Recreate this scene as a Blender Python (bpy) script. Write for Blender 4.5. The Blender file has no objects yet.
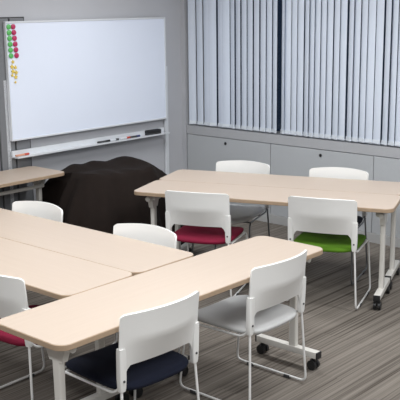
import bpy, bmesh, math, random
from mathutils import Vector, Matrix
random.seed(7)
C = bpy.context.scene.collection
PI = math.pi

# ------------------------------------------------------------------ camera
cd = bpy.data.cameras.new('camera'); cam = bpy.data.objects.new('camera', cd); C.objects.link(cam)
PITCH, ROLL = 0.2195, -0.0121
cr_, sr_, cp_, sp_ = math.cos(ROLL), math.sin(ROLL), math.cos(PITCH), math.sin(PITCH)
fw_ = Vector((0, cp_, -sp_)); rt_ = Vector((1, 0, 0)); up_ = Vector((0, sp_, cp_))
rx_ = rt_*cr_ + up_*sr_; ux_ = up_*cr_ - rt_*sr_
cam.matrix_world = Matrix.Translation((0, 0, 1.9646)) @ Matrix((rx_, ux_, -fw_)).transposed().to_4x4()
cd.sensor_width = 36; cd.lens = 880.0/400*36; cd.clip_start = 0.05
bpy.context.scene.camera = cam

# ------------------------------------------------------------------ world, exposure
w = bpy.data.worlds.new('night'); bpy.context.scene.world = w; w.use_nodes = True
w.node_tree.nodes['Background'].inputs[0].default_value = (0.010, 0.016, 0.030, 1)
w.node_tree.nodes['Background'].inputs[1].default_value = 1.0
vs = bpy.context.scene.view_settings
vs.view_transform = 'Standard'; vs.look = 'None'; vs.gamma = 1; vs.use_curve_mapping = False
vs.exposure = 0.0

# room frame: u runs along the window wall to the right, v comes out of it along the whiteboard wall
K = Vector((-0.1617, 8.5447)); U = Vector((0.743493, -0.668744)); V = Vector((-0.668744, -0.743493))
RZ = math.atan2(-0.668744, 0.743493)          # local x = +u, local y = -v
def R(u, v, z=0.0):
    p = K + U*u + V*v
    return Vector((p.x, p.y, z))

# ------------------------------------------------------------------ ceiling lights (area lamps where the room's fluorescents hang)
LAMP_W = 42
for (u, v, k) in [(1.6,1.5,.8),(1.6,3.9,1.0),(1.6,6.3,.9),(3.9,1.5,1.1),(3.9,3.9,1.1),(3.9,6.3,1.0),(6.2,1.5,1.1),(6.2,3.9,1.1),(6.2,6.3,1.0)]:
    l = bpy.data.lights.new('fluorescent_light', 'AREA'); l.shape = 'RECTANGLE'; l.size = 1.25; l.size_y = 0.30
    l.energy = LAMP_W*k; l.color = (0.965, 0.985, 1.0)
    o = bpy.data.objects.new('fluorescent_light', l); C.objects.link(o)
    o.location = R(u, v, 2.66); o.rotation_euler = (0, 0, RZ)

# ------------------------------------------------------------------ materials
def mat(name, col, rough=.5, metal=0., noise=0., nscale=20., spec=.5, bump=0., bscale=200., trans=0.):
    m = bpy.data.materials.new(name); m.use_nodes = True
    n = m.node_tree.nodes; L = m.node_tree.links; b = n['Principled BSDF']
    b.inputs['Base Color'].default_value = (*col, 1); b.inputs['Roughness'].default_value = rough
    b.inputs['Metallic'].default_value = metal; b.inputs['Specular IOR Level'].default_value = spec
    if trans: b.inputs['Transmission Weight'].default_value = trans
    tc = n.new('ShaderNodeTexCoord')
    if noise:
        t = n.new('ShaderNodeTexNoise'); t.inputs['Scale'].default_value = nscale; t.inputs['Detail'].default_value = 4
        L.new(tc.outputs['Object'], t.inputs['Vector'])
        mx = n.new('ShaderNodeMix'); mx.data_type = 'RGBA'
        mx.inputs[6].default_value = (*[c*(1-noise) for c in col], 1); mx.inputs[7].default_value = (*[min(1, c*(1+noise)) for c in col], 1)
        L.new(t.outputs['Fac'], mx.inputs[0]); L.new(mx.outputs[2], b.inputs['Base Color'])
    if bump:
        t = n.new('ShaderNodeTexNoise'); t.inputs['Scale'].default_value = bscale; t.inputs['Detail'].default_value = 3
        L.new(tc.outputs['Object'], t.inputs['Vector'])
        bp = n.new('ShaderNodeBump'); bp.inputs['Strength'].default_value = bump; bp.inputs['Distance'].default_value = .002
        L.new(t.outputs['Fac'], bp.inputs['Height']); L.new(bp.outputs['Normal'], b.inputs['Normal'])
    return m

def carpet_mat():
    m = bpy.data.materials.new('carpet_tiles'); m.use_nodes = True
    n = m.node_tree.nodes; L = m.node_tree.links; b = n['Principled BSDF']
    b.inputs['Roughness'].default_value = .95; b.inputs['Specular IOR Level'].default_value = .1
    tc = n.new('ShaderNodeTexCoord'); sp = n.new('ShaderNodeSeparateXYZ'); L.new(tc.outputs['Object'], sp.inputs[0])
    def math_(op, a, bb=None):
        x = n.new('ShaderNodeMath'); x.operation = op
        for i, q in enumerate((a, bb)):
            if q is None: continue
            if isinstance(q, (int, float)): x.inputs[i].default_value = q
            else: L.new(q, x.inputs[i])
        return x.outputs[0]
    tx = math_('FLOOR', math_('DIVIDE', sp.outputs[0], .5)); ty = math_('FLOOR', math_('DIVIDE', sp.outputs[1], .5))
    # every tile shifts its stripes along its own offset
    cmb = n.new('ShaderNodeCombineXYZ'); L.new(tx, cmb.inputs[0]); L.new(ty, cmb.inputs[1])
    wn = n.new('ShaderNodeTexWhiteNoise'); wn.noise_dimensions = '2D'; L.new(cmb.outputs[0], wn.inputs['Vector'])
    off = math_('MULTIPLY', wn.outputs['Value'], 0.35)
    def stripes(fx, fy, seed, detail):
        c = n.new('ShaderNodeCombineXYZ')
        L.new(math_('ADD', math_('MULTIPLY', sp.outputs[0], fx), off), c.inputs[0])
        L.new(math_('MULTIPLY', sp.outputs[1], fy), c.inputs[1]); c.inputs[2].default_value = seed
        t = n.new('ShaderNodeTexNoise'); t.inputs['Scale'].default_value = 1; t.inputs['Detail'].default_value = detail
        L.new(c.outputs[0], t.inputs['Vector']); return t.outputs['Fac']
    a = stripes(72, .35, 1.7, 1.0); c2 = stripes(140, 1.5, 5.1, 2.0); c3 = stripes(300, 200, 9.0, 2.0); lo = stripes(7, 1.2, 3.3, 1.0)
    s = math_('ADD', math_('ADD', math_('MULTIPLY', a, .50), math_('MULTIPLY', c2, .26)), math_('MULTIPLY', c3, .14))
    s = math_('ADD', s, math_('MULTIPLY', lo, .07))
    s = math_('ADD', s, math_('MULTIPLY', math_('SUBTRACT', wn.outputs['Value'], .5), .02))
    cr = n.new('ShaderNodeValToRGB'); e = cr.color_ramp.elements
    e[0].position = .36; e[0].color = (.068, .057, .048, 1); e[1].position = .62; e[1].color = (.215, .191, .166, 1)
    x = cr.color_ramp.elements.new(.46); x.color = (.145, .127, .110, 1)
    L.new(s, cr.inputs[0]); L.new(cr.outputs[0], b.inputs['Base Color'])
    bp = n.new('ShaderNodeBump'); bp.inputs['Strength'].default_value = .5; bp.inputs['Distance'].default_value = .004
    L.new(c3, bp.inputs['Height']); L.new(bp.outputs['Normal'], b.inputs['Normal'])
    return m

def laminate_mat():
    m = mat('maple_laminate', (.70, .585, .475), .42, spec=.35)
    n = m.node_tree.nodes; L = m.node_tree.links; b = n['Principled BSDF']
    tc = n.new('ShaderNodeTexCoord'); mp = n.new('ShaderNodeMapping'); mp.inputs['Scale'].default_value = (1.5, 30, 30)
    L.new(tc.outputs['Object'], mp.inputs[0])
    t = n.new('ShaderNodeTexNoise'); t.inputs['Scale'].default_value = 1.6; t.inputs['Detail'].default_value = 5
    L.new(mp.outputs[0], t.inputs['Vector'])
    mx = n.new('ShaderNodeMix'); mx.data_type = 'RGBA'
    mx.inputs[6].default_value = (.440, .356, .288, 1); mx.inputs[7].default_value = (.485, .402, .333, 1)
    L.new(t.outputs['Fac'], mx.inputs[0]); L.new(mx.outputs[2], b.inputs['Base Color'])
    return m

M = dict(
    carpet=carpet_mat(), lam=laminate_mat(),
    edge=mat('table_edge', (.36, .26, .175), .45, noise=.08, nscale=60),
    wall=mat('grey_wall', (.47, .475, .50), .75, noise=.04, nscale=3, bump=.15, bscale=350),
    partition=mat('grey_partition', (.17, .175, .185), .55, noise=.05, nscale=5),
    cab=mat('grey_cabinet', (.45, .465, .48), .5, noise=.02, nscale=6),
    sill=mat('grey_sill', (.42, .425, .44), .5, noise=.03, nscale=8),
    base=mat('grey_baseboard', (.46, .46, .455), .5, noise=.04, nscale=10),
    ceil=mat('ceiling_board', (.75, .75, .74), .9, noise=.04, nscale=8),
    white=mat('white_plastic', (.76, .755, .735), .38, noise=.015, nscale=14),
    rod=mat('white_painted_steel', (.70, .695, .68), .32, noise=.02, nscale=14, spec=.6),
    chrome=mat('grey_steel', (.16, .165, .17), .35, metal=.6, noise=.05),
    leg=mat('offwhite_steel', (.62, .60, .56), .38, noise=.03, nscale=12),
    black=mat('black_plastic', (.012, .012, .013), .45, noise=.1),
    dark=mat('dark_grey_plastic', (.05, .05, .052), .5, noise=.1),
    navy=mat('navy_fabric', (.006, .008, .018), .9, noise=.25, nscale=90, bump=.4, bscale=500, spec=.2),
    pink=mat('crimson_fabric', (.175, .008, .030), .85, noise=.12, nscale=90, bump=.4, bscale=500, spec=.2),
    green=mat('lime_fabric', (.082, .190, .012), .85, noise=.12, nscale=90, bump=.4, bscale=500, spec=.2),
    grey=mat('grey_plastic_seat', (.52, .52, .515), .5, noise=.03, nscale=30),
    cloth=mat('black_cloth', (.013, .0088, .0072), .95, noise=.25, nscale=25, bump=.5, bscale=300, spec=.15),
    board=mat('whiteboard_enamel', (.76, .81, .92), .28, noise=.01, nscale=4, spec=.4),
    frame=mat('whiteboard_frame', (.66, .68, .71), .4, noise=.02),
    slat=mat('blind_fabric', (.64, .695, .79), .8, noise=.025, nscale=40, spec=.2),
    weight=mat('blind_weight', (.70, .74, .79), .6, noise=.02),
    glass=mat('window_glass', (.9, .95, 1), .02, trans=1.0),
    winframe=mat('dark_window_frame', (.06, .065, .075), .4, noise=.05),
    mgreen=mat('green_magnet', (.10, .46, .11), .4, noise=.05), mred=mat('crimson_magnet', (.46, .02, .10), .4, noise=.05),
    myellow=mat('yellow_magnet', (.75, .55, .10), .4, noise=.05),
    mark_red=mat('red_marker', (.50, .06, .03), .4, noise=.05), mark_or=mat('pale_orange_marker', (.62, .30, .20), .4, noise=.05),
    mark_blue=mat('blue_marker', (.03, .04, .14), .4, noise=.05),
)

# ------------------------------------------------------------------ mesh helpers
def box(bm, x0, x1, y0, y1, z0, z1, bev=0.0, mx=None):
    vs_ = [bm.verts.new((x, y, z)) for z in (z0, z1) for y in (y0, y1) for x in (x0, x1)]
    f = [(0,2,3,1),(4,5,7,6),(0,1,5,4),(2,6,7,3),(0,4,6,2),(1,3,7,5)]
    fs = [bm.faces.new([vs_[i] for i in q]) for q in f]
    if bev:
        es = {e for q in fs for e in q.edges}
        r = bmesh.ops.bevel(bm, geom=list(es), offset=bev, segments=2, affect='EDGES', profile=.6)
        vs_ = [v for v in set(r['verts']) | {v for v in vs_ if v.is_valid}]
    if mx is not None: bmesh.ops.transform(bm, matrix=mx, verts=[v for v in vs_ if v.is_valid])
    return vs_

def tube(bm, pts, r, closed=False, seg=10, flat=1.0):
    pts = [Vector(p) for p in pts]; n = len(pts); rings = []; prev = None
    for i, p in enumerate(pts):
        a = pts[i-1] if (i > 0 or closed) else pts[i]
        c = pts[(i+1) % n] if (i < n-1 or closed) else pts[i]
        t = (c-a).normalized()
        if prev is None:
            ref = Vector((1,0,0)) if abs(t.x) < .9 else Vector((0,1,0))
            s = t.cross(ref).normalized()
        else:
            s = (prev - t*prev.dot(t)).normalized()
        prev = s; q = t.cross(s)
        rings.append([bm.verts.new(p + s*(r*math.cos(2*PI*k/seg)) + q*(r*flat*math.sin(2*PI*k/seg))) for k in range(seg)])
    m = n if closed else n-1
    for i in range(m):
        A, B = rings[i], rings[(i+1) % n]
        off = 0
        if closed and i == n-1:
            off = min(range(seg), key=lambda o: (A[0].co-B[o].co).length)
        for k in range(seg):
            bm.faces.new([A[k], A[(k+1)%seg], B[(k+1+off)%seg], B[(k+off)%seg]])
    if not closed:
        bm.faces.new(list(reversed(rings[0]))); bm.faces.new(rings[-1])

def rounded_path(pts, r, closed=True, seg=5):
    pts = [Vector(p) for p in pts]; n = len(pts); out = []
    for i, p in enumerate(pts):
        if not closed and i in (0, n-1): out.append(p); continue
        a = (pts[i-1]-p); c = (pts[(i+1)%n]-p)
        d = min(r, a.length*.45, c.length*.45)
        A = p + a.normalized()*d; B = p + c.normalized()*d
        for k in range(seg+1):
            t = k/seg; out.append(A*(1-t)**2 + p*2*t*(1-t) + B*t*t)
    return out

def prism(bm, pts, z0, z1, bev=0.0):
    """closed outline in xy lifted from z0 to z1"""
    lo = [bm.verts.new((x, y, z0)) for x, y in pts]; hi = [bm.verts.new((x, y, z1)) for x, y in pts]
    n = len(pts)
    bm.faces.new(list(reversed(lo))); top = bm.faces.new(hi)
    for i in range(n): bm.faces.new([lo[i], lo[(i+1)%n], hi[(i+1)%n], hi[i]])
    return top

def cyl(bm, c, axis, r, h, seg=20, r2=None):
    c = Vector(c); axis = Vector(axis).normalized(); s = axis.orthogonal().normalized(); q = axis.cross(s); r2 = r if r2 is None else r2
    A = [bm.verts.new(c + (s*math.cos(2*PI*k/seg)+q*math.sin(2*PI*k/seg))*r) for k in range(seg)]
    B = [bm.verts.new(c + axis*h + (s*math.cos(2*PI*k/seg)+q*math.sin(2*PI*k/seg))*r2) for k in range(seg)]
    for k in range(seg): bm.faces.new([A[k], A[(k+1)%seg], B[(k+1)%seg], B[k]])
    bm.faces.new(list(reversed(A))); bm.faces.new(B)

def obj(name, bm, m, parent=None, loc=None, smooth=40):
    bmesh.ops.recalc_face_normals(bm, faces=bm.faces[:])
    me = bpy.data.meshes.new(name); bm.to_mesh(me); bm.free()
    me.materials.append(m if not isinstance(m, str) else M[m])
    if smooth:
        for p in me.polygons: p.use_smooth = True
        me.set_sharp_from_angle(angle=math.radians(smooth))
    o = bpy.data.objects.new(name, me); C.objects.link(o)
    if parent: o.parent = parent
    if loc is not None: o.location = loc
    return o

def tag(o, label, cat, group=None):
    o['label'] = label; o['category'] = cat
    if group: o['group'] = group
    return o

def thing(name, label, cat, loc, rz=0, group=None):
    o = bpy.data.objects.new(name, None); C.objects.link(o); o.empty_display_size = .1
    o.location = loc; o.rotation_euler = (0, 0, rz)
    return tag(o, label, cat, group)

def children(o): return [c for c in bpy.data.objects if c.parent == o]
def dup(o, loc=None, rz=None, parent=None, label=None):
    c = o.copy(); C.objects.link(c)
    if parent: c.parent = parent
    if loc is not None: c.location = loc
    if rz is not None: c.rotation_euler = (0, 0, rz)
    if label: c['label'] = label
    for k in children(o): dup(k, parent=c)
    return c

def room_obj(name, boxes, m, structure=True, bev=0):
    """boxes in room coordinates (u0,u1,v0,v1,z0,z1)"""
    bm = bmesh.new()
    for (u0,u1,v0,v1,z0,z1) in boxes: box(bm, u0, u1, -v1, -v0, z0, z1, bev)
    o = obj(name, bm, m, smooth=0); o.location = R(0, 0, 0); o.rotation_euler = (0, 0, RZ)
    if structure: o['kind'] = 'structure'
    return o

# ------------------------------------------------------------------ room shell
RU, RV, RH = 8.2, 9.2, 2.70
WB = -0.20                                  # back plane of the window niche
room_obj('floor', [(-.15, RU+.1, WB-.15, RV+.1, -.1, 0)], 'carpet')
room_obj('ceiling', [(-.15, RU+.1, WB-.15, RV+.1, RH, RH+.1)], 'ceil')
room_obj('wall_left', [(-.12, 0, WB-.12, RV, 0, RH)], 'wall')
room_obj('wall_right', [(RU, RU+.1, WB-.12, RV, 0, RH)], 'wall')
room_obj('wall_front', [(-.12, RU+.1, RV, RV+.1, 0, RH)], 'wall')
room_obj('wall_back', [(0, RU, WB-.12, WB, 0, .75), (0, RU, WB-.12, WB, 2.45, RH), (0, .10, WB-.12, WB, .75, 2.45),
                       (6.6, RU, WB-.12, WB, .75, 2.45)], 'wall')
wf = room_obj('window_1', [(.10, 6.6, WB-.09, WB-.03, .75, .80), (.10, 6.6, WB-.09, WB-.03, 2.40, 2.45)] +
     [(a, a+.05, WB-.09, WB-.03, .80, 2.40) for a in (.10, 1.11, 2.20, 3.29, 4.38, 5.47, 6.55)], 'winframe')
bm = bmesh.new(); box(bm, .15, 6.55, .255, .261, .80, 2.40)
pn = obj('pane', bm, 'glass', wf, smooth=0)
# sill band over the cabinets, corner post, baseboard
room_obj('trim_1', [(.055, RU, WB, 0.0, .734, .814)], 'sill')
room_obj('trim_2', [(0, .050, WB, 0.006, .0, RH)], 'wall')
room_obj('baseboard_back', [(.055, RU, -.02, 0.012, 0, .078)], 'base')
room_obj('baseboard_left', [(0, .012, .06, 1.84, 0, .07)], 'base')
# ribbed folding partition in the left wall
bm = bmesh.new(); x = 1.86
while x < 5.2:
    box(bm, .0, .028, -(x+.135), -x, .01, 1.87, .006); x += .15
o = obj('door_1', bm, 'partition', smooth=0); o.location = R(0,0,0); o.rotation_euler = (0,0,RZ); o['kind'] = 'structure'
bm = bmesh.new(); box(bm, .0, .008, -5.3, -1.84, .0, 1.88); obj('door_frame', bm, 'dark', o, smooth=0)

# ------------------------------------------------------------------ low cabinets under the window
cabs = [(.06, 1.078, .548, 'grey low cabinet under the blinds, touching the corner post'),
        (1.078, 2.139, 1.617, 'grey low cabinet under the blinds, behind the chair at far middle of table'),
        (2.139, 3.20, 2.68, 'grey low cabinet under the blinds, at the right edge of photo')]
cabs[1] = (*cabs[1][:3], 'grey low cabinet under the window, second from the room corner')
for (a, b, k, lab) in cabs:
    t = thing('low_cabinet', lab, 'cabinet', R((a+b)/2, -.1, .08), RZ, 'low cabinets under the window')
    h = (b-a)/2
    bm = bmesh.new(); box(bm, -h+.001, h-.001, -.08, .095, .0, .650); obj('body', bm, 'cab', t, smooth=0)
    bm = bmesh.new(); box(bm, -h+.003, h-.003, -.10, -.082, .0, .647, .002); d = obj('door', bm, 'cab', t, smooth=0)
    bm = bmesh.new(); cyl(bm, (k-(a+b)/2, -.10, .680-.08), (0,-1,0), .014, .004, 20); cyl(bm, (k-(a+b)/2, -.104, .680-.08), (0,-1,0), .010, .004, 16)
    obj('lock', bm, 'black', d)['label'] = 'black round key lock'

# ------------------------------------------------------------------ vertical blinds
px = [193.5, 214.5, 228, 277, 301, 344, 397]; uu = [.158, .421, .584, 1.143, 1.398, 1.829, 2.317]
def p2u(x):
    i = 0
    while i < len(px)-2 and x > px[i+1]: i += 1
    return uu[i] + (x-px[i])*(uu[i+1]-uu[i])/(px[i+1]-px[i])
def blind(lines, extra, label):
    """lines: (pixel of slat start in the photo, dark gap before it) -> slats at their real places along the rail"""
    us = [(p2u(a), g) for a, g in lines] + extra
    u0 = us[0][0]; u1 = us[-1][0]
    t = thing('vertical_blind', label, 'blind', R((u0+u1)/2, -.024, .826), RZ, 'vertical blinds at the window')
    c = (u0+u1)/2
    for (a, g), (b, g2) in zip(us[:-1], us[1:]):
        a2 = a + g; wd = (b-a2); mid = (a2+b)/2 - c
        hw = .0375                                  # every slat is 75 mm wide and turned by its own angle
        kk = (5.55-(a2+b)/2)/6.6; rr = math.hypot(1, kk)
        tilt = math.atan(kk) - math.acos(max(-1, min(.999, wd*1.0/.075/rr)))
        bm = bmesh.new(); N = 6; F = []
        zt = 1.60
        rows = []
        for z in (0.0, zt):
            fr = []; bk = []
            for i in range(N+1):
                s = -1+2*i/N; x = s*hw; y = .006*(1-s*s)
                fr.append((x*math.cos(tilt)+y*math.sin(tilt), x*math.sin(tilt)-y*math.cos(tilt)))
            rows.append(([bm.verts.new((mid+X, Y, z)) for X, Y in fr], [bm.verts.new((mid+X, Y+.0014, z)) for X, Y in fr]))
        (f0, b0), (f1, b1) = rows
        for i in range(N):
            bm.faces.new([f0[i], f0[i+1], f1[i+1], f1[i]]); bm.faces.new([b0[i+1], b0[i], b1[i], b1[i+1]])
            bm.faces.new([f0[i+1], f0[i], b0[i], b0[i+1]]); bm.faces.new([f1[i], f1[i+1], b1[i+1], b1[i]])
        bm.faces.new([f0[0], f1[0], b1[0], b0[0]]); bm.faces.new([f0[N], b0[N], b1[N], f1[N]])
        s = obj('slat', bm, 'slat', t)
        bm = bmesh.new()
        box(bm, -hw*.93, hw*.93, -.0085, .0025, .002, .036, .001, Matrix.Translation((mid, 0, 0)) @ Matrix.Rotation(tilt, 4, 'Z'))
        obj('bottom_weight', bm, 'weight', s, smooth=0)
    bm = bmesh.new(); tube(bm, [(a-c, -.012+.004*math.sin(i*2.1), .012) for i, (a, g) in enumerate(us)], .002, seg=6); obj('bead_chain', bm, 'weight', t)
    bm = bmesh.new(); box(bm, u0-c, u1-c, -.03, .03, 1.60, 1.66, .004); obj('head_rail', bm, 'frame', t, smooth=0)
    return t
g0, g1, g2 = .008, .014, .022
blind([(186.5,0),(194,g1),(201,g1),(207.5,.001),(214.5,g2),(221,.001),(228,g0),(233,g1),(239,g1),(245.5,g0),(251.5,g1),(258,g1),(264.5,g0),(270.5,g0),(275.5,0)], [],
      'left blind of tilted pale slats, ending at the dark gap in the window')
blind([(280,0),(283,.001),(289.5,.004),(295.5,.004),(302,.010),(307.5,.003),(313,.002),(319,.003),(325,.003),(331.5,.009),(338,.004),(345,.018),(352,.004),(359,.006),(366,.003),(374,.006),(382,.015),(389,.009),(396,.006)],
      [(2.317+.07*k, .004) for k in range(1, 14)],
      'right blind of pale slats, from the dark gap to the right edge')

# ------------------------------------------------------------------ whiteboard on its stand (local x along -v i.e. to the right in the photo, y away from wall)
VA, VB = 2.060, 0.272                       # left and right outer edge
WBU = .055
wbd = thing('whiteboard', 'large white writing board on a pale frame with pen tray, against left wall', 'whiteboard', R(WBU, (VA+VB)/2, 0), RZ + PI/2)
HW = (VA-VB)/2; Z0, Z1 = .906, 1.847
# local +x points along world of local y of room (= -v): to the right in the photo; local +y = -u (into the wall)
bm = bmesh.new(); box(bm, -HW+.012, HW-.012, .002, .022, Z0+.012, Z1-.012); obj('board', bm, 'board', wbd, smooth=0)
bm = bmesh.new()
for b in ((-HW, HW, -.004, .026, Z1-.014, Z1), (-HW, HW, -.004, .026, Z0, Z0+.014), (-HW, -HW+.008, -.004, .026, Z0+.014, Z1-.016), (HW-.014, HW, -.004, .026, Z0+.014, Z1-.016)):
    box(bm, *b, .002)
obj('frame', bm, 'frame', wbd, smooth=0)
for s in (-1, 1):
    bm = bmesh.new(); x = s*(HW+(.026 if s > 0 else .010))
    box(bm, x-.021, x+.021, .027, .050, .05, 1.395, .004)
    p = obj('post', bm, 'frame', wbd, smooth=0)
    bm = bmesh.new(); box(bm, x-.02, x+.02, -.12, .048, .02, .05, .004); obj('foot', bm, 'frame', wbd, smooth=0)
bm = bmesh.new()
prof = [(-.075,.776),(-.075,.788),(-.066,.788),(-.062,.782),(.0,.782),(.0,.826),(.016,.826),(.016,.772),(-.07,.772)]
A = [bm.verts.new((-HW-.001, y, z)) for y, z in prof]; B = [bm.verts.new((HW-.045, y, z)) for y, z in prof]
for i in range(len(prof)): bm.faces.new([A[i], A[(i+1)%len(prof)], B[(i+1)%len(prof)], B[i]])
bm.faces.new(list(reversed(A))); bm.faces.new(B)
obj('pen_tray', bm, 'frame', wbd, smooth=0)

def wpos(v, z, off=0.0):                    # a point on the board's face, off metres into the room
    return R(WBU+off, v, z)
ordn = ['topmost', 'second from top', 'third from top', 'fourth from top', 'fifth from top', 'lowest']
def magnet(name, m, r):
    bm = bmesh.new(); cyl(bm, (0,0,0), (1,0,0), r, .006, 24); cyl(bm, (.006,0,0), (1,0,0), r, .003, 24, r*.8)
    return obj(name, bm, m)
pg = magnet('round_magnet', 'mgreen', .0205); pr = magnet('round_magnet', 'mred', .0205)
for k in range(6):
    z = 1.806 - k*.0448
    for p, dv, word in ((pg, 0, 'green'), (pr, -.043, 'crimson')):
        o = p if k == 0 else p.copy()
        if k: C.objects.link(o)
        o.location = wpos(2.030 + dv - k*.0016 - (0 if p is pg else k*.002), z, 0.0); o.rotation_euler = (0, 0, RZ)
        tag(o, f'round {word} magnet on whiteboard, {ordn[k]} of the {word} column', 'magnet', f'{word} magnets on the whiteboard')
ypos = [(2.008, 1.534, .014), (2.018, 1.496, .018), (1.986, 1.490, .015), (2.012, 1.459, .018), (1.982, 1.449, .017), (2.020, 1.429, .013), (1.988, 1.414, .017), (1.994, 1.374, .010)]
yl = ['small yellow star magnet just below the green magnet column', 'yellow star magnet on whiteboard, upper left of the yellow cluster', 'yellow star magnet on whiteboard, upper right of the yellow cluster',
      'yellow star magnet on whiteboard, middle left of the yellow cluster', 'yellow star magnet on whiteboard, middle right of the yellow cluster', 'yellow star magnet on whiteboard, lower left of the yellow cluster',
      'yellow star magnet on whiteboard, lower right of the yellow cluster', 'tiny yellow magnet alone below the yellow cluster']
for (v_, z_, r_), lb in zip(ypos, yl):
    bm = bmesh.new(); pts = []
    for k in range(10):
        a = PI/2 + k*PI/5; rr = r_*1.15 if k % 2 == 0 else r_*.62
        pts.append((rr*math.cos(a), rr*math.sin(a)))
    A = [bm.verts.new((0, y, z)) for y, z in pts]; B = [bm.verts.new((.006, y*.9, z*.9)) for y, z in pts]
    for i in range(10): bm.faces.new([A[i], A[(i+1)%10], B[(i+1)%10], B[i]])
    bm.faces.new(list(reversed(A))); bm.faces.new(B)
    o = obj('star_magnet', bm, 'myellow', smooth=0); o.location = wpos(v_, z_, 0.0); o.rotation_euler = (0, 0, RZ)
    tag(o, lb, 'magnet', 'yellow magnets on the whiteboard')

def marker(v, ln, m, label, capm='frame'):
    t = thing('marker_pen', label, 'marker', R(WBU+.032, v-.045, .7925), RZ, 'markers on the pen tray')
    bm = bmesh.new(); cyl(bm, (0, -ln/2, 0), (0,1,0), .0085, ln*.66, 14); obj('barrel', bm, capm, t)
    bm = bmesh.new(); cyl(bm, (0, -ln/2+ln*.66, 0), (0,1,0), .0095, ln*.34, 14); obj('cap', bm, m, t)
marker(2.035, .13, 'mark_red', 'pale marker with red cap at the left end of the pen tray', 'mark_or')
marker(1.155, .14, 'black', 'black capped marker at the middle of the pen tray', 'dark')
marker(1.03, .10, 'dark', 'short pale marker with a dark cap in the tray, left of the red one')
marker(.90, .12, 'mark_red', 'red capped marker on the pen tray near the eraser')
marker(.775, .12, 'mark_blue', 'dark blue capped marker in the tray, nearest the black eraser', 'dark')
t = thing('board_eraser', 'black whiteboard eraser at the right end of the pen tray', 'eraser', R(WBU+.032, .495, .783), RZ)
bm = bmesh.new(); box(bm, -.026, .026, -.085, .085, .016, .046, .008); obj('handle', bm, 'black', t)
bm = bmesh.new(); box(bm, -.025, .025, -.083, .083, .0, .016, .003); obj('felt_pad', bm, 'dark', t)

# ------------------------------------------------------------------ black cloth over a bulky heap in front of the whiteboard
def catmull(P, n):
    m = len(P); out = []
    for i in range(n):
        t = i/n*m; k = int(t); f = t-k
        a, b, c, d = (Vector(P[(k+j) % m]) for j in (-1, 0, 1, 2))
        out.append(.5*((2*b) + (c-a)*f + (2*a-5*b+4*c-d)*f*f + (3*b-a-3*c+d)*f**3))
    return out
CU, CV = .62, 1.55
top = [(.34,1.84,.66),(.33,1.57,.685),(.39,1.33,.695),(.50,1.24,.71),(.70,1.20,.69),(.86,1.30,.665),(.86,1.56,.67),(.79,1.86,.705),(.60,1.88,.67)]
sh  = [(.22,1.915,.50),(.20,1.57,.44),(.30,1.18,.48),(.43,.86,.55),(.68,.90,.50),(.92,1.18,.46),(1.02,1.60,.42),(.90,2.02,.42),(.60,2.06,.42)]
bot = [(.20,1.915,.012),(.18,1.55,.012),(.24,1.08,.012),(.34,.64,.012),(.70,.62,.012),(.95,1.02,.012),(1.10,1.62,.012),(1.02,2.12,.012),(.64,2.16,.012)]
NA = 144
rt, rs, rb = catmull(top, NA), catmull(sh, NA), catmull(bot, NA)
bm = bmesh.new(); rings = []
cen = Vector((CU, CV, .675))
steps = []
for k in range(1, 7): steps.append(('t', k/6))
for k in range(1, 8): steps.append(('s', k/7))
for k in range(1, 9): steps.append(('b', k/8))
def fold(i, amt):
    a = i/NA*2*PI
    return amt*(math.sin(a*11+.6)*.6 + math.sin(a*19+2.1)*.4 + .5*math.sin(a*5+1))
for kind, f in steps:
    ring = []
    for i in range(NA):
        if kind == 't':
            p = cen.lerp(rt[i], f); p.z += .012*math.sin(p.x*17+p.y*9)*f + .008*math.sin(p.y*31)*f
        elif kind == 's':
            p = rt[i].lerp(rs[i], f); p.z += .012*math.sin(f*PI)
            d = (Vector((p.x-CU, p.y-CV, 0))).normalized(); p += d*fold(i, .022*f)
            p.z += .012*math.sin(p.x*17+p.y*9)*(1-f)
        else:
            p = rs[i].lerp(rb[i], f); d = (Vector((p.x-CU, p.y-CV, 0))).normalized()
            p += d*fold(i, .022+.03*f); 
        p.x = max(p.x, .15)
        if p.x < .555: p.y = min(p.y, 1.903 if p.z < .62 else 1.868)
        ring.append(bm.verts.new((p.x, -p.y, max(p.z, .006))))
    rings.append(ring)
c0 = bm.verts.new((cen.x, -cen.y, cen.z))
for i in range(NA): bm.faces.new([c0, rings[0][i], rings[0][(i+1)%NA]])
for A, B in zip(rings[:-1], rings[1:]):
    for i in range(NA): bm.faces.new([A[i], B[i], B[(i+1)%NA], A[(i+1)%NA]])
cl = obj('draped_cloth', bm, 'cloth', smooth=80); cl.location = R(0,0,0); cl.rotation_euler = (0,0,RZ)
tag(cl, 'dark brown black cloth draped over a bulky heap in front of whiteboard', 'cloth')

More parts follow.
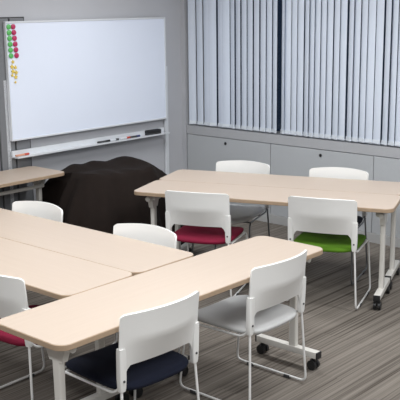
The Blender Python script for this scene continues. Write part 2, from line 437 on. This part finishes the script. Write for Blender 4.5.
# ------------------------------------------------------------------ tables
DY = -.040   # the columns stand a little off the middle of the foot
TL, TW, TZ = 1.812, .4470, .687
def rrect(hx, hy, r, seg=8):
    out = []
    for cx, cy, a0 in ((hx-r, hy-r, 0), (-hx+r, hy-r, PI/2), (-hx+r, -hy+r, PI), (hx-r, -hy+r, 3*PI/2)):
        for k in range(seg+1):
            a = a0 + PI/2*k/seg; out.append((cx+r*math.cos(a), cy+r*math.sin(a)))
    return out
def make_table(label):
    t = thing('training_table', label, 'table', (0,0,0), 0, 'beige training tables')
    hx, hy = TL/2, TW/2
    bm = bmesh.new(); prism(bm, rrect(hx-.003, hy-.003, .055), TZ-.026, TZ); tp = obj('tabletop', bm, 'lam', t, smooth=30)
    bm = bmesh.new()
    o_ = rrect(hx, hy, .058); i_ = rrect(hx-.0032, hy-.0032, .0548); n = len(o_)
    prof = [(0, TZ-.0005), (1, TZ-.003), (1, TZ-.024), (0, TZ-.0265)]
    rings = [[bm.verts.new((*(o_[k] if q else i_[k]), z)) for k in range(n)] for q, z in prof]
    for a in range(4):
        A, B = rings[a], rings[(a+1)%4]
        for k in range(n): bm.faces.new([A[k], A[(k+1)%n], B[(k+1)%n], B[k]])
    obj('edge_band', bm, 'edge', tp, smooth=30)['label'] = 'darker tan edge strip'
    for s in (-1, 1):
        x = s*(hx-.085)
        # column: tapered oval-edged box
        bm = bmesh.new()
        lo = rrect(.017, .023, .008, 4); 
        zs = [(.095, 1.0, 1.0), (.40, .92, .95), (.54, .95, 1.05), (.60, 1.0, 1.3)]
        rg = [[bm.verts.new((x+px_*a, py_*b+DY, z)) for px_, py_ in lo] for z, a, b in zs]
        for A, B in zip(rg[:-1], rg[1:]):
            for k in range(len(lo)): bm.faces.new([A[k], A[(k+1)%len(lo)], B[(k+1)%len(lo)], B[k]])
        bm.faces.new(list(reversed(rg[0]))); bm.faces.new(rg[-1])
        col = obj('leg', bm, 'leg', t)
        # flared head bracket under the top, running to both long edges
        bm = bmesh.new()
        pr_ = [(-.12,.661),(.16,.661),(.16,.650),(.10,.640),(.066,.600),(.040,.545),(-.040,.545),(-.060,.600),(-.075,.640),(-.12,.650)]
        pr_ = [(y+DY, z) for y, z in pr_]
        A = [bm.verts.new((x-.016, y, z)) for y, z in pr_]; B = [bm.verts.new((x+.016, y, z)) for y, z in pr_]
        for k in range(len(pr_)): bm.faces.new([A[k], A[(k+1)%len(pr_)], B[(k+1)%len(pr_)], B[k]])
        bm.faces.new(list(reversed(A))); bm.faces.new(B)
        obj('bracket', bm, 'leg', col, smooth=30)
        bm = bmesh.new(); box(bm, x-s*.016-.028, x-s*.016+.028, DY-.062, DY+.062, .602, .636, .010); cyl(bm, (x, DY-.10, .618), (0,1,0), .017, .05, 16)
        obj('tilt_hinge', bm, 'leg', col)
        # foot rail with casters
        bm = bmesh.new(); box(bm, x-.022, x+.022, -.205, .205, .070, .106, .004); ft = obj('foot', bm, 'leg', t, smooth=30)
        for e in (-1, 1):
            bm = bmesh.new(); box(bm, x-.0225, x+.0225, e*.205-.004+e*.004, e*.205+.004+e*.004, .068, .1065, .002)
            obj('end_cap', bm, 'black', ft, smooth=30)
            bm = bmesh.new()
            for q in (-.015, .015): cyl(bm, (x+q-.009, e*.175, .0275), (1,0,0), .0275, .018, 20)
            cyl(bm, (x, e*.175, .03), (0,0,1), .011, .042, 12); box(bm, x-.012, x+.012, e*.175-.018, e*.175+.018, .035, .055, .004)
            obj('caster', bm, 'black', ft)['label'] = 'black twin wheel caster'
    bm = bmesh.new(); tube(bm, [(-hx+.085, .02, .630), (hx-.085, .02, .630)], .014, seg=12); obj('crossbar', bm, 'leg', t)
    for s in (-1, 1):
        bm = bmesh.new()
        tube(bm, rounded_path([(s*.42-.10, -.17, .658), (s*.42-.08, -.17, .625), (s*.42+.08, -.17, .625), (s*.42+.10, -.17, .658)], .02, False), .005, seg=8)
        obj('bag_hook', bm, 'rod', t)
    return t
def place_table(t, x, y, th):               # x, y: the corner the table's length and depth are measured from
    d = Vector((math.cos(th), math.sin(th))); n = Vector((-d.y, d.x))
    c = Vector((x, y)) + d*TL/2 + n*.4479/2
    t.location = (c.x, c.y, 0); t.rotation_euler = (0, 0, th); return t
T0 = make_table('beige training table nearest the viewer, with a blue seat chair at its side')
place_table(T0, -.539, 3.163, .8379)
# the two tables standing end-on to it (local +y must face the viewer's side, so measured from the far end)
def place_end(t, k):
    th = 2.4205; d = Vector((math.cos(th), math.sin(th))); n = Vector((d.y, -d.x))
    o = Vector((-.6033, 3.7612)) + d*.002 + n*(.4479*k)
    c = o + d*TL/2 + n*.4479/2
    t.location = (c.x, c.y, 0); t.rotation_euler = (0, 0, th); return t
place_end(dup(T0, label='beige training table end-on to the nearest one, with crimson chair on its near side'), 0)
place_end(dup(T0, label='beige training table end-on to the nearest one, with two white chair backs behind it'), 1)
th = -.3667; n = Vector((-math.sin(th), math.cos(th)))
place_table(dup(T0, label='beige training table with the pink and green seated chairs along its near edge'), -.4807, 6.0277, th)
place_table(dup(T0, label='beige training table nearest the window, with two chairs on its far side'), -.4807+n.x*.4479, 6.0277+n.y*.4479, th)
t = dup(T0, label='beige training table standing in front of the whiteboard at the left edge')
c = R(.068+TW/2, 1.885+TL/2, 0); t.location = c; t.rotation_euler = (0, 0, RZ-PI/2)
for k in children(t):
    if k.name.startswith('crossbar'): k.location.z = -.065      # this table's rail hangs lower
for k in children(T0):
    if k.name.split('.')[0] in ('leg', 'foot', 'crossbar'): k.location.x = .045

# ------------------------------------------------------------------ chairs (local +y = the way the sitter faces, x across)
ZT = .752
def BY(z): return -.246 - .008*(z-.42)/.32 - .014*max(0, (z-.52)/.23)**2
def back_mesh():
    bm = bmesh.new(); hw = .227
    xs = [-hw, -hw+.006, -.211, -.1975, -.193, -.185, -.171, -.152, -.122, -.08, -.04, 0]
    xs = xs + [-x for x in reversed(xs[:-1])]
    NR = 12; rows = []
    for x in xs:
        a = abs(x); s = a/hw
        zt = ZT - .012*s**2 - (.012*max(0, (a-.209)/.018)**2)
        if a > .195: zb = .425
        else:
            zb = .508 + .004*s*s
            e = (.193-a)/.026
            if e < 1: zb -= (1-e)**2*.035
        col = []
        for k in range(NR+1):
            z = zb + (zt-zb)*k/NR
            y = BY(z) - .065*(1-s*s)*min(1, max(0, (z-.48)/.15))
            xx = x*(1 - .012*(ZT-z)/.33)
            col.append(bm.verts.new((xx, y, z)))
        rows.append(col)
    for A, B in zip(rows[:-1], rows[1:]):
        for k in range(NR): bm.faces.new([A[k], B[k], B[k+1], A[k+1]])
    # give the shell thickness
    bmesh.ops.recalc_face_normals(bm, faces=bm.faces[:])
    r = bmesh.ops.solidify(bm, geom=bm.faces[:], thickness=.012)
    return bm
def seat_mesh(z0, z1, hx, ya, yb, dome, nose):
    bm = bmesh.new(); cy = (ya+yb)/2; hy = (yb-ya)/2; n = 40; out = []
    for k in range(n):
        a = 2*PI*k/n; c_, s_ = math.cos(a), math.sin(a); e = 2/4.5
        out.append((hx*math.copysign(abs(c_)**e, c_), cy+hy*math.copysign(abs(s_)**e, s_)))
    def P(q, f, z):
        x, y = q[0]*f, cy+(q[1]-cy)*f
        tt = (y-ya)/(yb-ya)
        return (x, y, z - nose*max(0, (tt-.75)/.25)**2 + .010*(abs(x)/hx)**2 - .006*tt*0)
    prof = [(.0, z1+dome*.0), (.45, z1), (.80, z1), (.94, z1-.003), (.99, z1-.010), (1.0, (z0+z1)/2), (.985, z0+.004), (.94, z0), (.5, z0), (0, z0)]
    rings = []
    for f, z in prof:
        rings.append([bm.verts.new(P((0,cy), 0, z))] if f == 0 else [bm.verts.new(P(q, f, z)) for q in out])
    for A, B in zip(rings[:-1], rings[1:]):
        for k in range(n):
            if len(A) == 1: bm.faces.new([A[0], B[k], B[(k+1)%n]])
            elif len(B) == 1: bm.faces.new([A[k], B[0], A[(k+1)%n]])
            else: bm.faces.new([A[k], B[k], B[(k+1)%n], A[(k+1)%n]])
    return bm
def make_chair(label, seatm, rodm):
    t = thing('stacking_chair', label, 'chair', (0,0,0), 0, 'white backed stacking chairs')
    obj('backrest', back_mesh(), 'white', t, smooth=50)
    for s in (-1, 1):
        bm = bmesh.new()   # the clamp that carries the back, ending over the frame
        sec = [(.0165, .592, 1.0), (.018, .578, 1.0), (.018, .46, 1.0), (.016, .415, .9), (.013, .402, .8)]
        rg = []
        for hx_, z, k in sec:
            y = BY(z)
            rg.append([bm.verts.new((s*.213*(1 - .012*(ZT-z)/.33)+px_, y+.004+py_*k, z)) for px_, py_ in rrect(hx_, .015, .006, 3)])
        for A, B in zip(rg[:-1], rg[1:]):
            for k in range(len(A)): bm.faces.new([A[k], A[(k+1)%len(A)], B[(k+1)%len(A)], B[k]])
        bm.faces.new(rg[0]); bm.faces.new(list(reversed(rg[-1])))
        br = obj('back_bracket', bm, 'white', t, smooth=50)
        bm = bmesh.new(); cyl(bm, (s*.210, BY(.45)-.011, .45), (0,-1,0), .0055, .003, 12); obj('bolt', bm, 'dark', br)
        bm = bmesh.new()
        pth = rounded_path([(s*.236, -.262, .014), (s*.212, -.243, .428), (s*.218, -.20, .384), (s*.221, .165, .378), (s*.236, .208, .014)], .04, True, 6)
        tube(bm, pth, .0062, True, 10)
        fr = obj('sled_leg', bm, rodm, t, smooth=60)
        for yy in (-.14, .11):
            bm = bmesh.new(); box(bm, s*.236-.009, s*.236+.009, yy-.02, yy+.02, .0, .019, .004); obj('glide', bm, 'dark', fr)
    for yy in (-.10, .14):
        bm = bmesh.new(); tube(bm, [(-.215, yy, .378), (.215, yy, .378)], .0062, seg=10); obj('crossbar', bm, rodm, t)
    obj('seat', seat_mesh(.382, .414, .222, -.262, .205, .0, .014), seatm, t, smooth=60)
    return t
def put(t, x, y, back_deg, faces, top=False):
    """x, y: the middle between the rear feet (or, with top, the middle of the top of the back)"""
    ang = math.radians(back_deg + (90 if faces > 0 else -90)); d = Vector((math.cos(ang), math.sin(ang)))
    p = Vector((x, y)) + d*(.262 if top else .215)
    t.location = (p.x, p.y, 0); t.rotation_euler = (0, 0, ang - PI/2); return t
c_navy = put(make_chair('white backed chair with navy seat, closest to the viewer', 'navy', 'rod'), -.203, 3.550, 45.0, 1)
c_grey = put(make_chair('white backed chair with pale grey seat, at the near side of nearest table', 'grey', 'rod'), .354, 4.178, 48.0, 1)
c_pink = put(make_chair('white backed chair with crimson seat, pulled up beside a lime green seated chair', 'pink', 'rod'), -.006, 5.768, -19.0, 1)
c_grn = put(make_chair('white backed chair with lime green seat', 'green', 'rod'), .800, 5.540, -22.0, 1)
c_f1 = put(make_chair('white backed chair with grey seat and grey legs facing viewer, behind the crimson one', 'grey', 'chrome'), .336, 6.78, -24, -1, True)
c_f2 = put(make_chair('white backed chair with dark seat facing viewer from window side, behind lime green one', 'navy', 'chrome'), 1.034, 6.439, -24, -1, True)
put(dup(c_pink, label='white backed chair with crimson seat, cut by the left edge of photo'), -.985, 4.008, -40, 1, True)
put(dup(c_grey, label='white chair back just left of the crimson chair, behind the end-on tables'), -.313, 4.750, -36, -1, True)
put(dup(c_grey, label='white chair back at left, between the whiteboard table and end-on tables'), -1.021, 5.372, -37, -1, True)
